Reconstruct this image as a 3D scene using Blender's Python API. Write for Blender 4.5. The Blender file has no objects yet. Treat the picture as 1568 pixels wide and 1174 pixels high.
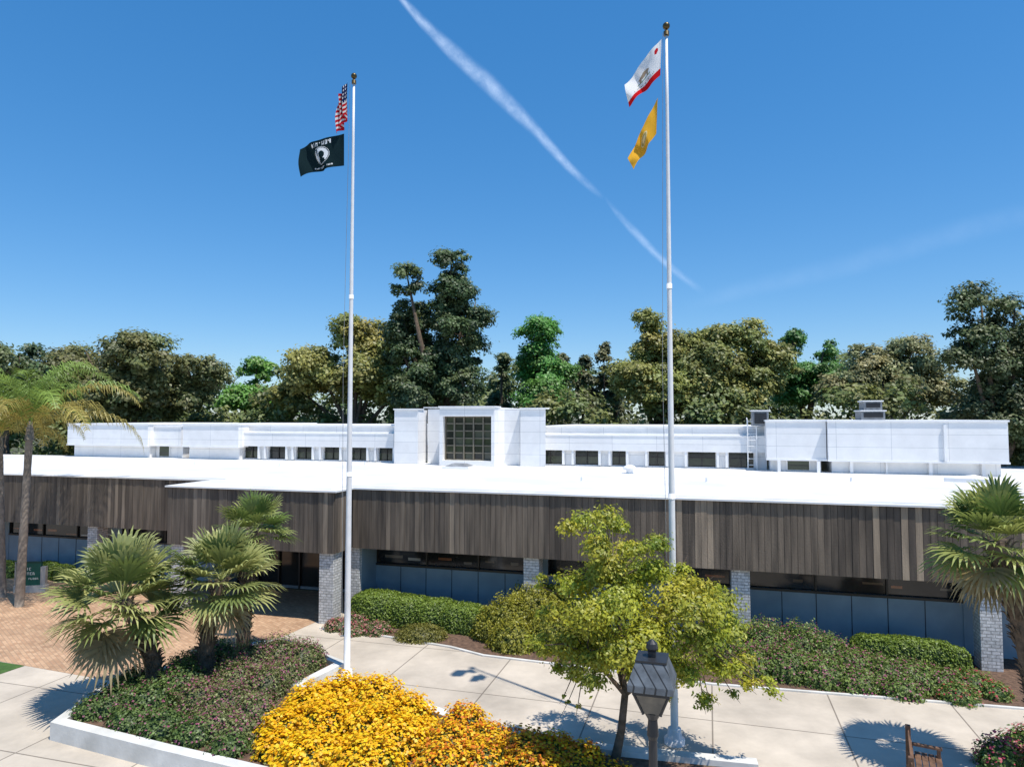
import bpy, math, random
import numpy as np
random.seed(5)
rng=np.random.default_rng(7)
W=1568.0;F=1045.0;CX=784.0;CY=587.0;H=7.6;PIT=math.radians(2.9)
sp,cp=math.sin(PIT),math.cos(PIT)
scene=bpy.context.scene
# survey helpers: read real positions (metres) off the site
def ray(px,py):
    a=(px-CX)/F;b=(CY-py)/F
    return (a,cp-b*sp,sp+b*cp)
def G(px,py,z=0.0):
    d=ray(px,py);t=(z-H)/d[2];return (d[0]*t,d[1]*t)
def D(px,py,Y):
    d=ray(px,py);t=Y/d[1];return (d[0]*t,Y,H+d[2]*t)
ANG=math.radians(-16)
P0=(-5.83,26.6)
def uat(px,v):
    k=(px-CX)/F
    return (k*(26.6+.961*v)+5.83-.275*v)/(.961+.275*k)
def B2W(u,v,z=0):
    c,s=math.cos(ANG),math.sin(ANG)
    return (P0[0]+u*c-v*s,P0[1]+u*s+v*c,z)

# ---------- materials
def newmat(name):
    m=bpy.data.materials.new(name);m.use_nodes=True
    nt=m.node_tree;return m,nt,nt.nodes['Principled BSDF']
def sim(name,c1,c2=None,scale=3.0,rough=.7,bump=0.0,bscale=30.0,attr=False,metal=0.0,detail=6,spec=.4,streak=0):
    m,nt,b=newmat(name);N=nt.nodes;L=nt.links
    b.inputs['Roughness'].default_value=rough;b.inputs['Metallic'].default_value=metal
    b.inputs['Specular IOR Level'].default_value=spec
    tc=N.new('ShaderNodeTexCoord')
    if c2 is None: c2=tuple(x*.8 for x in c1)
    no=N.new('ShaderNodeTexNoise');no.inputs['Scale'].default_value=scale;no.inputs['Detail'].default_value=detail
    src=tc.outputs['Object']
    if streak:
        mp=N.new('ShaderNodeMapping');mp.inputs['Scale'].default_value=(streak,streak,.5);L.new(src,mp.inputs[0]);src=mp.outputs[0]
    L.new(src,no.inputs['Vector'])
    r=N.new('ShaderNodeValToRGB');r.color_ramp.elements[0].position=.35;r.color_ramp.elements[1].position=.65
    r.color_ramp.elements[0].color=(*c2,1);r.color_ramp.elements[1].color=(*c1,1)
    L.new(no.outputs['Fac'],r.inputs['Fac'])
    out=r.outputs['Color']
    if attr:
        a=N.new('ShaderNodeAttribute');a.attribute_name='Col'
        mx=N.new('ShaderNodeMix');mx.data_type='RGBA';mx.blend_type='MULTIPLY';mx.inputs[0].default_value=1
        L.new(out,mx.inputs[6]);L.new(a.outputs['Color'],mx.inputs[7]);out=mx.outputs[2]
    L.new(out,b.inputs['Base Color'])
    if bump>0:
        n2=N.new('ShaderNodeTexNoise');n2.inputs['Scale'].default_value=bscale;n2.inputs['Detail'].default_value=5
        L.new(tc.outputs['Object'],n2.inputs['Vector'])
        bp=N.new('ShaderNodeBump');bp.inputs['Strength'].default_value=bump;bp.inputs['Distance'].default_value=.03
        L.new(n2.outputs['Fac'],bp.inputs['Height']);L.new(bp.outputs['Normal'],b.inputs['Normal'])
    return m
def leafmat(name,trans=.3,gloss=.03):
    m,nt,b=newmat(name);N=nt.nodes;L=nt.links;N.remove(b)
    a=N.new('ShaderNodeAttribute');a.attribute_name='Col'
    b=N.new('ShaderNodeBsdfDiffuse');L.new(a.outputs['Color'],b.inputs['Color'])
    t=N.new('ShaderNodeBsdfTranslucent');L.new(a.outputs['Color'],t.inputs['Color'])
    mx=N.new('ShaderNodeMixShader');mx.inputs[0].default_value=trans
    L.new(b.outputs[0],mx.inputs[1]);L.new(t.outputs[0],mx.inputs[2])
    if gloss>0:
        g=N.new('ShaderNodeBsdfGlossy');g.inputs['Roughness'].default_value=.5;g.inputs['Color'].default_value=(1,1,1,1)
        m2=N.new('ShaderNodeMixShader');m2.inputs[0].default_value=gloss
        L.new(mx.outputs[0],m2.inputs[1]);L.new(g.outputs[0],m2.inputs[2]);mx=m2
    L.new(mx.outputs[0],N['Material Output'].inputs['Surface'])
    return m
def brickmat(name,c1,c2,mortar,bw,bh,ms,rot=0.0,vertical=False,bump=.3,rough=.8,offset=.5,noise_amt=.25,nscale=.6):
    m,nt,b=newmat(name);N=nt.nodes;L=nt.links
    tc=N.new('ShaderNodeTexCoord')
    vec=tc.outputs['Object']
    if vertical:
        sx=N.new('ShaderNodeSeparateXYZ');L.new(vec,sx.inputs[0])
        ad=N.new('ShaderNodeMath');ad.operation='ADD';L.new(sx.outputs[0],ad.inputs[0]);L.new(sx.outputs[1],ad.inputs[1])
        cx=N.new('ShaderNodeCombineXYZ');L.new(ad.outputs[0],cx.inputs[0]);L.new(sx.outputs[2],cx.inputs[1]);vec=cx.outputs[0]
    mp=N.new('ShaderNodeMapping');mp.inputs['Rotation'].default_value=(0,0,rot);L.new(vec,mp.inputs[0])
    br=N.new('ShaderNodeTexBrick');br.inputs['Scale'].default_value=1;br.inputs['Brick Width'].default_value=bw
    br.inputs['Row Height'].default_value=bh;br.inputs['Mortar Size'].default_value=ms;br.inputs['Mortar Smooth'].default_value=.3
    br.offset=offset
    br.inputs['Color1'].default_value=(*c1,1);br.inputs['Color2'].default_value=(*c2,1);br.inputs['Mortar'].default_value=(*mortar,1)
    L.new(mp.outputs[0],br.inputs['Vector'])
    no=N.new('ShaderNodeTexNoise');no.inputs['Scale'].default_value=nscale;no.inputs['Detail'].default_value=9;no.inputs['Roughness'].default_value=.65
    L.new(tc.outputs['Object'],no.inputs['Vector'])
    mr=N.new('ShaderNodeMapRange');mr.inputs[1].default_value=.3;mr.inputs[2].default_value=.7
    mr.inputs[3].default_value=1-noise_amt;mr.inputs[4].default_value=1+noise_amt*.3
    L.new(no.outputs['Fac'],mr.inputs[0])
    mx=N.new('ShaderNodeMix');mx.data_type='RGBA';mx.blend_type='MULTIPLY';mx.inputs[0].default_value=1
    L.new(br.outputs['Color'],mx.inputs[6]);L.new(mr.outputs[0],mx.inputs[7])
    L.new(mx.outputs[2],b.inputs['Base Color']);b.inputs['Roughness'].default_value=rough
    if bump>0:
        bp=N.new('ShaderNodeBump');bp.inputs['Strength'].default_value=bump;bp.inputs['Distance'].default_value=.02;bp.invert=True
        L.new(br.outputs['Fac'],bp.inputs['Height']);L.new(bp.outputs['Normal'],b.inputs['Normal'])
    return m

M_white=brickmat('white_stucco_panel',(.86,.85,.83),(.81,.80,.79),(.56,.57,.58),2.4,.62,.012,vertical=True,bump=.3,offset=0,noise_amt=.10,nscale=1.2)
M_whiteplain=sim('white_paint',(.86,.85,.84),(.78,.78,.77),2,.6)
M_roof=sim('white_roof_membrane',(.84,.83,.81),(.64,.64,.63),.35,.7,detail=12)
M_fascia=sim('weathered_wood_siding',(1.15,1.12,1.08),(.60,.59,.58),1.0,.75,bump=.3,bscale=20,attr=True,detail=9,streak=7)
M_panel=sim('slate_blue_wall_panel',(.25,.33,.39),(.21,.28,.335),1.5,.6)
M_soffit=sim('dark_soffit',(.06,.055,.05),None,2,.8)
M_stone=brickmat('split_face_stone',(.80,.79,.78),(.60,.60,.59),(.42,.42,.41),.23,.1,.012,vertical=True,bump=1.0,noise_amt=.45,nscale=11)
M_glass=sim('dark_window_glass',(1,1,1),(.6,.6,.6),.8,.08,spec=.5,attr=True)
M_frame=sim('dark_bronze_frame',(.03,.025,.022),None,3,.4)
M_frameb=sim('bronze_window_frame',(.19,.165,.12),None,3,.5)
M_grey=sim('galvanised_metal',(.30,.31,.32),(.20,.21,.22),4,.5,metal=.1)
M_dark=sim('dark_metal',(.028,.03,.034),None,4,.45)
M_pole=sim('white_pole_enamel',(.8,.8,.8),(.72,.72,.72),3,.35)
M_gold=sim('aged_brass',(.12,.09,.04),None,5,.35,metal=.7)
M_conc=brickmat('plaza_concrete',(.63,.55,.445),(.575,.50,.405),(.26,.22,.175),3.05,3.05,.022,rot=math.radians(16),bump=.3,offset=0,noise_amt=.34,nscale=.45)
M_brick=brickmat('tan_brick_pavers',(.62,.40,.24),(.46,.27,.155),(.38,.26,.17),.24,.12,.01,rot=math.radians(45),bump=.4,noise_amt=.3,nscale=.7)
M_soil=sim('bark_mulch',(.19,.115,.075),(.09,.055,.038),8,.95,bump=1,bscale=25)
M_ground=sim('ground_dry_grass',(.10,.11,.045),(.07,.06,.035),.3,.95)
M_lawn=sim('lawn',(.07,.15,.03),(.05,.11,.025),5,.9,bump=.6,bscale=60)
M_curb=sim('white_painted_concrete',(.76,.75,.71),(.52,.51,.47),1.1,.75,bump=.15,bscale=12,detail=12)
M_leaf=leafmat('leaf',.32)
M_petal=leafmat('petal_and_leaf',.25)
M_cloth=leafmat('flag_cloth',.35,0)
M_bark=sim('bark',(.16,.115,.08),(.08,.06,.04),6,.95,bump=.8,bscale=15)
M_barkl=sim('pale_bark',(.30,.25,.20),(.18,.15,.12),5,.9,bump=.6,bscale=12)
M_wood=sim('bench_wood',(.20,.11,.065),(.10,.055,.035),5,.7,bump=.3,bscale=20)
M_attr=sim('painted_colour',(1,1,1),(.85,.85,.85),3,.6,attr=True)

# ---------- mesh building
def empty(name,loc=(0,0,0),rz=0):
    e=bpy.data.objects.new(name,None);scene.collection.objects.link(e)
    e.location=loc;e.rotation_euler=(0,0,rz);e.empty_display_size=.3;return e
class MB:
    def __init__(s): s.v=[];s.f=[];s.c=[];s.m=[];s.uv=None
    def face(s,pts,m=0,c=(1,1,1)):
        n=len(s.v);s.v+= [tuple(p) for p in pts];s.f.append(tuple(range(n,n+len(pts))));s.c.append(c);s.m.append(m)
    def box(s,x0,x1,y0,y1,z0,z1,m=0,c=(1,1,1)):
        if x0>x1:x0,x1=x1,x0
        if y0>y1:y0,y1=y1,y0
        s.prism([(x0,y0),(x1,y0),(x1,y1),(x0,y1)],z0,z1,m,c)
    def prism(s,poly,z0,z1,m=0,c=(1,1,1),poly2=None):
        n=len(s.v);k=len(poly);p2=poly2 or poly
        s.v+=[(p[0],p[1],z0) for p in poly]+[(p[0],p[1],z1) for p in p2]
        fs=[tuple(n+k+i for i in range(k)),tuple(n+k-1-i for i in range(k))]
        fs+=[(n+i,n+(i+1)%k,n+k+(i+1)%k,n+k+i) for i in range(k)]
        for f in fs: s.f.append(f);s.c.append(c);s.m.append(m)
    def tube(s,pts,rads,n=8,m=0,c=(1,1,1),cap=True):
        P=[np.array(p,float) for p in pts];base=len(s.v)
        for i,p in enumerate(P):
            d=(P[min(i+1,len(P)-1)]-P[max(i-1,0)]);d/=np.linalg.norm(d)+1e-9
            a=np.cross(d,(0,1,0) if abs(d[1])<.9 else (1,0,0));a/=np.linalg.norm(a);b=np.cross(d,a)
            for j in range(n):
                t=2*math.pi*j/n;s.v.append(tuple(p+rads[i]*(a*math.cos(t)+b*math.sin(t))))
        for i in range(len(P)-1):
            for j in range(n):
                s.f.append((base+i*n+j,base+i*n+(j+1)%n,base+(i+1)*n+(j+1)%n,base+(i+1)*n+j));s.c.append(c);s.m.append(m)
        if cap:
            s.f.append(tuple(base+j for j in range(n)));s.c.append(c);s.m.append(m)
            e=base+(len(P)-1)*n;s.f.append(tuple(e+j for j in range(n)));s.c.append(c);s.m.append(m)
    def obj(s,name,mats,root=None,smooth=False,bevel=0,world=True):
        me=bpy.data.meshes.new(name)
        off=np.array(root.location) if (root is not None and world) else np.zeros(3)
        V=[(p[0]-off[0],p[1]-off[1],p[2]-off[2]) for p in s.v]
        me.from_pydata(V,[],s.f)
        for m in mats: me.materials.append(m)
        me.polygons.foreach_set('material_index',s.m)
        ca=me.color_attributes.new('Col','FLOAT_COLOR','CORNER')
        arr=[]
        for f,c in zip(s.f,s.c): arr+=[c[0],c[1],c[2],1.0]*len(f)
        ca.data.foreach_set('color',arr)
        if smooth: me.polygons.foreach_set('use_smooth',[len(f)<=4 for f in s.f])
        me.update()
        o=bpy.data.objects.new(name,me);scene.collection.objects.link(o)
        if root is not None:o.parent=root
        if bevel>0:
            b=o.modifiers.new('b','BEVEL');b.width=bevel;b.segments=2;b.limit_method='ANGLE'
        return o
def quads(name,V,C,mat,root=None):
    N=len(V);me=bpy.data.meshes.new(name)
    off=np.array(root.location) if root is not None else np.zeros(3)
    me.vertices.add(N*4);me.loops.add(N*4);me.polygons.add(N)
    me.vertices.foreach_set('co',(V-off).astype(np.float32).ravel())
    me.loops.foreach_set('vertex_index',np.arange(N*4,dtype=np.int32))
    me.polygons.foreach_set('loop_start',np.arange(0,N*4,4,dtype=np.int32))
    me.polygons.foreach_set('loop_total',np.full(N,4,dtype=np.int32))
    ca=me.color_attributes.new('Col','FLOAT_COLOR','CORNER')
    c4=np.ones((N,4,4),np.float32);c4[:,:,:3]=np.clip(C,0,1)[:,None,:]
    ca.data.foreach_set('color',c4.ravel())
    me.materials.append(mat);me.update(calc_edges=True);me.validate()
    o=bpy.data.objects.new(name,me);scene.collection.objects.link(o)
    if root is not None:o.parent=root
    return o
def norm(a): return a/(np.linalg.norm(a,axis=-1,keepdims=True)+1e-9)
def leafq(C,Nn,size,asp=.55):
    n=len(C);r=rng.normal(size=(n,3));t1=norm(np.cross(Nn,r));t2=norm(np.cross(Nn,t1))
    s=(size*rng.uniform(.6,1.35,n))[:,None] if np.isscalar(size) else size[:,None]
    a=t1*s*.5;b=t2*s*.5*asp
    mid=Nn*s*.08
    return np.stack([C-a,C+b+mid,C+a,C-b+mid],1)
def colmix(a,b,t):
    a=np.array(a);b=np.array(b);return a[None]*(1-t[:,None])+b[None]*t[:,None]

def clump_leaves(clumps,nleaf,lsize,dark,light,squash=.8,asp=.65,sub=16,shellmin=.55,spread=.24,hang=0,up=.8):
    cl=np.array(clumps);w=cl[:,3]**2;w/=w.sum()
    VV=[];CC=[]
    cnt=(w*nleaf).astype(int)+1
    for (x,y,z,r),k in zip(cl,cnt):
        ns=max(4,sub);sd=norm(rng.normal(size=(ns,3)));sd[:,2]=np.where(sd[:,2]<-.5,-sd[:,2],sd[:,2])
        sr=rng.uniform(shellmin,1.0,ns)*r
        sc=sd*sr[:,None];sc[:,2]*=squash
        tone=rng.uniform(0,1);st=np.clip(tone*.65+rng.uniform(0,.5,ns),0,1)
        ix=rng.integers(0,ns,k)
        off=rng.normal(size=(k,3))*r*spread;off[:,2]*=.65
        if hang: off[:,2]-=np.abs(rng.normal(size=k))*hang*r
        p=sc[ix]+off
        nn=norm(norm(p)*.9+rng.normal(size=(k,3))*.45+np.array([.2,-.3,up]))
        VV.append(leafq(p+np.array([x,y,z]),nn,lsize,asp))
        hue=rng.uniform(-1,1)*np.array([.14,.0,.0])+1
        CC.append(colmix(dark,light,np.clip(st[ix]+rng.normal(size=k)*.15,0,1))*rng.uniform(.8,1.2,k)[:,None]*hue)
    return np.concatenate(VV),np.concatenate(CC)
def fill_blobs(blobs,n,rc,jit=.9):
    B=np.array(blobs);vol=(B[:,3]*B[:,4]*B[:,5])**.75;vol/=vol.sum();out=[]
    for b,v in zip(B,vol):
        k=max(3,int(n*v))
        d=norm(rng.normal(size=(k,3)));rad=rng.uniform(.25,1,k)**(.4)*jit*rng.uniform(.85,1.12,k)
        p=d*rad[:,None]*b[3:6]+b[:3]
        for q in p: out.append((q[0],q[1],q[2],rc*rng.uniform(.45,1.3)))
    return out
def tree(name,pblobs,Y,base_px,nclump,rc,nleaf,ls,dark,light,bark=M_bark,tr=.4,depth=1.0,**kw):
    s=Y/F;bl=[];nleaf=int(nleaf*1.35);ls=ls*.84
    for (px,py,rx,ry) in pblobs:
        p=D(px,py,Y+random.uniform(-1.5,1.5));bl.append((p[0],p[1],p[2],max(.4,rx*s-rc*.5),max(.4,rx*s*depth),max(.4,ry*s-rc*.4)))
    bx=D(base_px,640,Y)[0]
    root=empty(name,(bx,Y,0))
    cl=fill_blobs(bl,nclump,rc)
    V,C=clump_leaves(cl,nleaf,ls,dark,light,**kw)
    quads('foliage',V,C,M_leaf,root)
    mb=MB();top=min(b[2] for b in bl)
    fork=max(2.0,top*.6)
    mb.tube([(bx,Y,-.2),(bx+.1,Y,fork*.5),(bx-.1,Y,fork)],[tr*1.3,tr,tr*.85],9)
    for b in bl:
        mb.tube([(bx-.1,Y,fork-.2),((bx+b[0])/2,(Y+b[1])/2,(fork+b[2])/2+.5),(b[0],b[1],b[2]+b[5]*.6)],[tr*.7,tr*.4,tr*.08],7)
    for c in random.sample(cl,min(24,len(cl))):
        b=min(bl,key=lambda q:(q[0]-c[0])**2+(q[2]-c[2])**2)
        mb.tube([(b[0],b[1],b[2]-b[5]*.3),(c[0],c[1],c[2])],[tr*.22,tr*.04],5)
    mb.obj('trunk',[bark],root,smooth=True)
    return root

# ---------- world, sun, camera
w=bpy.data.worlds.new('World');scene.world=w;w.use_nodes=True;nt=w.node_tree
sun_h=np.array([.722,-.692]);EL=math.radians(68)
sunv=np.array([sun_h[0]*math.cos(EL),sun_h[1]*math.cos(EL),math.sin(EL)])
sky=nt.nodes.new('ShaderNodeTexSky');sky.sky_type='NISHITA';sky.sun_disc=False
sky.sun_elevation=EL;sky.sun_rotation=math.atan2(sunv[0],sunv[1])
sky.air_density=1.0;sky.dust_density=.25;sky.ozone_density=3.0;sky.altitude=200
gm=nt.nodes.new('ShaderNodeGamma');gm.inputs[1].default_value=.64
ml=nt.nodes.new('ShaderNodeMix');ml.data_type='RGBA';ml.blend_type='MULTIPLY';ml.inputs[0].default_value=1;ml.inputs[7].default_value=(1.62,1.80,2.06,1)
hs=nt.nodes.new('ShaderNodeHueSaturation');hs.inputs['Saturation'].default_value=1.45
nt.links.new(sky.outputs[0],gm.inputs[0]);nt.links.new(gm.outputs[0],ml.inputs[6]);nt.links.new(ml.outputs[2],hs.inputs['Color']);nt.links.new(hs.outputs[0],nt.nodes['Background'].inputs[0])
nt.nodes['Background'].inputs[1].default_value=.135
from mathutils import Vector
ld=bpy.data.lights.new('sun','SUN');ld.energy=5.0;ld.angle=math.radians(.5);ld.color=(1,.945,.86)
lo=bpy.data.objects.new('sun',ld);scene.collection.objects.link(lo)
lo.rotation_euler=Vector(-sunv).to_track_quat('-Z','Y').to_euler();lo.location=(20,-20,60)
cd=bpy.data.cameras.new('camera');cam=bpy.data.objects.new('camera',cd);scene.collection.objects.link(cam)
cam.location=(0,0,H);cam.rotation_euler=(math.pi/2+PIT,0,0);cd.lens=24;cd.sensor_width=36;cd.clip_end=80000;cd.clip_start=.1
scene.camera=cam
scene.view_settings.view_transform='Standard';scene.view_settings.look='None'

# ---------- ground
def sheet(name,pts,z,mat):
    mb=MB();mb.face([(p[0],p[1],z) for p in pts]);return mb.obj(name,[mat])
sheet('ground',[(-3000,-3000),(3000,-3000),(3000,3000),(-3000,3000)],0,M_ground)
c=lambda u,v:B2W(u,v)[:2]
sheet('plaza_pavement',[(-45,-20),(45,-20),c(50,2),c(-45,2)],.004,M_conc)
sheet('brick_paver_path',[G(-250,1010),G(0,1012),G(170,1042),G(330,1000),G(432,975),G(497,946),c(-.5,3),c(-45,3)],.008,M_brick)
sheet('lawn',[G(-300,1012),G(0,1013),G(38,1019),G(0,1032),G(-300,1060)],.012,M_lawn)
bedpts=[G(490,962),G(560,970),G(690,990),G(740,1003),G(900,1022),G(1090,1047),G(1545,1083),G(1640,1090),c(30,2),c(.1,2),c(-.3,-.3)]
sheet('planting_bed_soil',bedpts,.012,M_soil)
def curb(name,pts,wd,h,mat,z0=0,closed=False,root=None):
    P=[np.array(p[:2],float) for p in pts];n=len(P);L=[];R=[]
    for i in range(n):
        a=P[i-1] if (i>0 or closed) else None;b=P[(i+1)%n] if (i<n-1 or closed) else None
        if a is None:d1=d2=(b-P[i])
        elif b is None:d1=d2=(P[i]-a)
        else:d1=P[i]-a;d2=b-P[i]
        d1=d1/np.linalg.norm(d1);d2=d2/np.linalg.norm(d2)
        n1=np.array([-d1[1],d1[0]]);n2=np.array([-d2[1],d2[0]]);m=n1+n2;m/=np.linalg.norm(m)
        k=min(2.0,1/max(.4,m.dot(n1)));L.append(P[i]+m*wd/2*k);R.append(P[i]-m*wd/2*k)
    mb=MB();s=n if closed else n-1
    for i in range(s):
        j=(i+1)%n
        a,b,c_,d=L[i],L[j],R[j],R[i]
        mb.face([(*d,h),(*c_,h),(*b,h),(*a,h)])
        mb.face([(*a,z0),(*a,h),(*b,h),(*b,z0)][::-1]);mb.face([(*d,z0),(*c_,z0),(*c_,h),(*d,h)])
    if not closed:
        for i in(0,n-1): mb.face([(*L[i],z0),(*R[i],z0),(*R[i],h),(*L[i],h)])
    return mb.obj(name,[mat],root)
curb('bed_kerb',[G(490,962),G(560,970),G(690,991),G(740,1004),G(900,1023),G(1090,1048),G(1545,1084),G(1640,1092)],.1,.05,M_curb)
hw=.42
wallp=[G(1160,1185,.15),G(930,1158,.2),G(740,1112,hw),G(640,1075,hw),G(457,1046,hw),G(522,1013,hw),G(432,979,hw),G(372,986,hw),G(165,1048,hw),G(90,1102,hw),G(250,1142,hw),G(405,1178,hw),G(560,1225,hw)]
curb('planter_wall',wallp,.28,hw,M_curb)
sheet('planter_soil',wallp+[G(1160,1300,.2)],.3,M_soil)

# ---------- civic building
bld=empty('civic_building',(P0[0],P0[1],0),ANG)
def bo(mb,name,mats,**k): return mb.obj(name,mats,bld,world=False,**k)
ZS,ZR=2.6,4.88
def boards(mb,a,b,fixed,axis,sgn,wd=.2,warm=0.0):
    x=a;g=.5
    while x<b-.01:
        w_=min(wd,b-x)
        if random.random()<.22:g=random.uniform(.1,.9)
        t=g*.65+random.random()*.25
        if random.random()<.08:t=1.35
        if random.random()<.08:t*=.4
        wm=min(1,max(0,(x+8)/24.0))
        dk=np.array((.080,.066,.055));lt=np.array((.205,.172,.138))+wm*np.array((.07,.048,.026))
        col=tuple(dk*(1-t)+lt*t)
        pr=random.uniform(.03,.046)
        if axis=='u': mb.box(x+.005,x+w_-.005,fixed,fixed+sgn*pr,ZS,ZR-.03,0,col)
        else: mb.box(fixed,fixed+sgn*pr,x+.005,x+w_-.005,ZS,ZR-.03,0,col)
        x+=wd
UE=24.6
fa=MB()
boards(fa,-.34,UE,0,'u',-1);boards(fa,-7.85,-.4,-1.3,'u',-1);boards(fa,-1.3,-.06,-.4,'v',1);boards(fa,-46,-7.9,1.3,'u',-1)
bo(fa,'fascia_siding',[M_fascia])
bk=MB();dk=(1,1,1)
bk.box(-.4,UE,.0,.3,ZS+.01,ZR-.04);bk.box(-7.85,-.4,-1.3,.0,ZS+.01,ZR-.04);bk.box(-46,-7.85,1.3,1.6,ZS+.01,ZR-.04)
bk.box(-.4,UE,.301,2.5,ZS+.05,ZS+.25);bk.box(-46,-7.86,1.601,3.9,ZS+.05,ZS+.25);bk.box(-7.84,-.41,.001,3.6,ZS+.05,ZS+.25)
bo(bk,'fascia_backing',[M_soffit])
rf=MB()
rf.prism([(-46,1.2),(-7.95,1.2),(-7.95,-1.42),(-.28,-1.42),(-.28,-.12),(UE+.1,-.12),(UE+.1,14.6),(-46,14.6)],ZR-.028,ZR+.03)
rf.prism([(-46,1.7),(-7.5,1.7),(-7.5,-.95),(-.75,-.95),(-.75,.35),(UE-.3,.35),(UE-.3,14.3),(-46,14.3)],ZR+.031,ZR+.05)
rf.prism([(uat(1440,8.8),8.8),(UE-.35,8.2),(UE-.35,10.9),(uat(1490,11),11)],ZR+.051,ZR+.22)
bo(rf,'low_roof',[M_roof])
fl=MB();fl.box(UE+.2,48,2,30,0,ZR-.5,0);bo(fl,'rear_wing',[M_roof])
wl=MB()
pi=[-.4,6.75,13.9,21.05]
GK=(.018,.02,.022)
def lowwall(u0,u1,v):
    wl.box(u0,u1,v,v+.2,0,1.72,0)
    n=max(1,int(round((u1-u0)/1.19)))
    wl.box(u0,u1,v-.04,v-.001,1.66,1.74,2)
    wl.box(u0,u1,v+.1,v+.12,1.74,ZS+.1,1,GK)
    for i in range(n+1):
        x=u0+(u1-u0)*i/n
        if i%2==0: wl.box(x-.03,x+.03,v+.02,v+.099,1.741,ZS+.04,2)
        if 0<i<n: wl.box(x-.012,x+.012,v-.012,v-.002,.05,1.65,3)
        if i<n and random.random()<.8:
            a=x+random.uniform(.1,.5);l=random.uniform(.3,.8);z=1.80+random.uniform(0,.25)
            wl.box(a,min(a+l,u1),v+.096,v+.0995,z,z+random.uniform(.04,.13),1,random.choice([(.35,.14,.07),(.2,.17,.14),(.45,.42,.38),(.14,.10,.07)]))
for i in range(3): lowwall(pi[i]+.3,pi[i+1]-.3,1.5)
lowwall(pi[3]+.3,UE,1.5)
for i in range(3): wl.box(pi[i+1]-.3,pi[i+1]+.3,1.48,1.7,0,ZS+.05,0)
for u in(-21.75,-14.6,-28.9,-36.0): lowwall(u+.3,u+6.85 if u<-15 else -8.0,2.8);wl.box(u-.3,u+.3,2.78,3,0,ZS+.05,0)
wl.box(-.4,-.1,.3,3.4,0,ZS+.05,0);wl.box(-8.2,-7.99,1.61,3.4,0,ZS+.05,0)
bo(wl,'lower_walls',[M_panel,M_glass,M_frame,M_dark])
en=MB()
en.box(-7.98,-.41,3.2,3.25,0,ZS+.04,0,(.03,.03,.028))
for i in range(8):
    x=-7.9+i*1.06;en.box(x-.04,x+.04,3.1,3.199,0,ZS+.04,1)
en.box(-7.98,-.41,3.12,3.198,2.05,2.12,2);en.box(-7.98,-.41,3.14,3.197,.0,.12,2)
for x in(-3.6,-3.3,-2.55,-2.25): en.tube([(x,3.02,.9),(x,3.02,1.3)],[.02,.02],6,2)
bo(en,'entrance_glazing',[M_glass,M_frame,M_grey])
st=MB()
for u in pi: st.box(u-.29,u+.29,.12,.72,0,ZS+.02)
st.box(-1.05,-.45,-1.22,-.62,0,ZS+.02);st.box(-7.75,-7.15,-1.22,-.62,0,ZS+.02)
for u in(-14.6,-21.75,-28.9,-36): st.box(u-.29,u+.29,1.42,2.02,0,ZS+.02)
bo(st,'stone_piers',[M_stone],bevel=.015)
up=MB();wn=MB();Z0=ZR
GO=[(.05,.065,.035),(.03,.035,.03),(.07,.08,.045),(.04,.05,.03)]  # olive pane tints: green reflection painted into the glass colour
def clere(px0,px1,v,wins,ztop=7.08,zb=5.8,zb2=6.62):
    u0,u1=uat(px0,v),uat(px1,v)
    up.box(u0,u1,v,v+.25,Z0,5.0,0);up.box(u0,u1,v-.25,v+.3,zb,zb2,0);up.box(u0,u1,v+.301,v+9,zb,ztop,0)
    up.box(u0,u1,v-.28,v+.299,zb2+.001,zb2+.06,1)
    up.box(u0,u1,v+.24,v+9.06,ztop+.001,ztop+.09,1)
    us=[(uat(a,v),uat(b,v)) for a,b in wins]
    e=[u0]+[x for p in us for x in p]+[u1]
    for i in range(0,len(e),2):
        if e[i+1]-e[i]>.02:up.box(e[i],e[i+1],v+.001,v+.251,5.001,zb-.001,0)
    for a,b in us:
        wn.box(a,b,v+.2,v+.22,5.0,5.47,0,random.choice(GO));wn.box(a,b,v+.2,v+.22,5.471,zb-.002,0,random.choice(GO[1:2]))
        wn.box(a,b,v+.12,v+.19,5.001,5.04,1);wn.box(a,b,v+.12,v+.19,5.46,5.49,1);wn.box((a+b)/2-.02,(a+b)/2+.02,v+.13,v+.19,5.04,zb-.01,1)
        up.box(a-.17,a-.05,v-.22,v-.001,5.0,zb-.002,1);up.box(b+.05,b+.17,v-.22,v-.001,5.0,zb-.002,1)
wL=[(374,398),(412,440),(454,480),(496,522),(538,563),(580,603)]
wR=[(823,860),(880,915),(936,957),(992,1017),(1052,1094),(1114,1152)]
clere(366,606,14,wL);clere(832,1172,14,wR)
def blk(px0,px1,v,zt,ledge,vb=9,wins=()):
    u0,u1=uat(px0,v),uat(px1,v)
    up.box(u0,u1,v,v+vb,ledge,zt,0);up.box(u0+.2,u1-.2,v+.4,v+vb-.1,Z0,ledge-.001,0)
    up.box(u0-.05,u1+.05,v-.06,v+vb+.05,zt+.001,zt+.09,1);up.box(u0-.03,u1+.03,v-.05,v-.001,ledge,ledge+.09,1)
    for a,b in wins:
        a,b=uat(a,v+.4),uat(b,v+.4);wn.box(a,b,v+.36,v+.399,5.02,ledge-.05,0,GO[0]);wn.box(a-.05,a,v+.33,v+.398,5.0,ledge-.01,2);wn.box(b,b+.05,v+.33,v+.398,5.0,ledge-.01,2)
        wn.box(a,b,v+.33,v+.358,5.22,5.25,1)
blk(1172,1263,12.6,7.42,5.5,wins=((1203,1236),));blk(1266,1541,12.3,7.42,5.5)
blk(105,228,13.4,7.15,5.72);blk(230,279,13.9,7.0,5.72,wins=((247,262),));blk(281,366,13.2,7.15,5.72)
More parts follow.
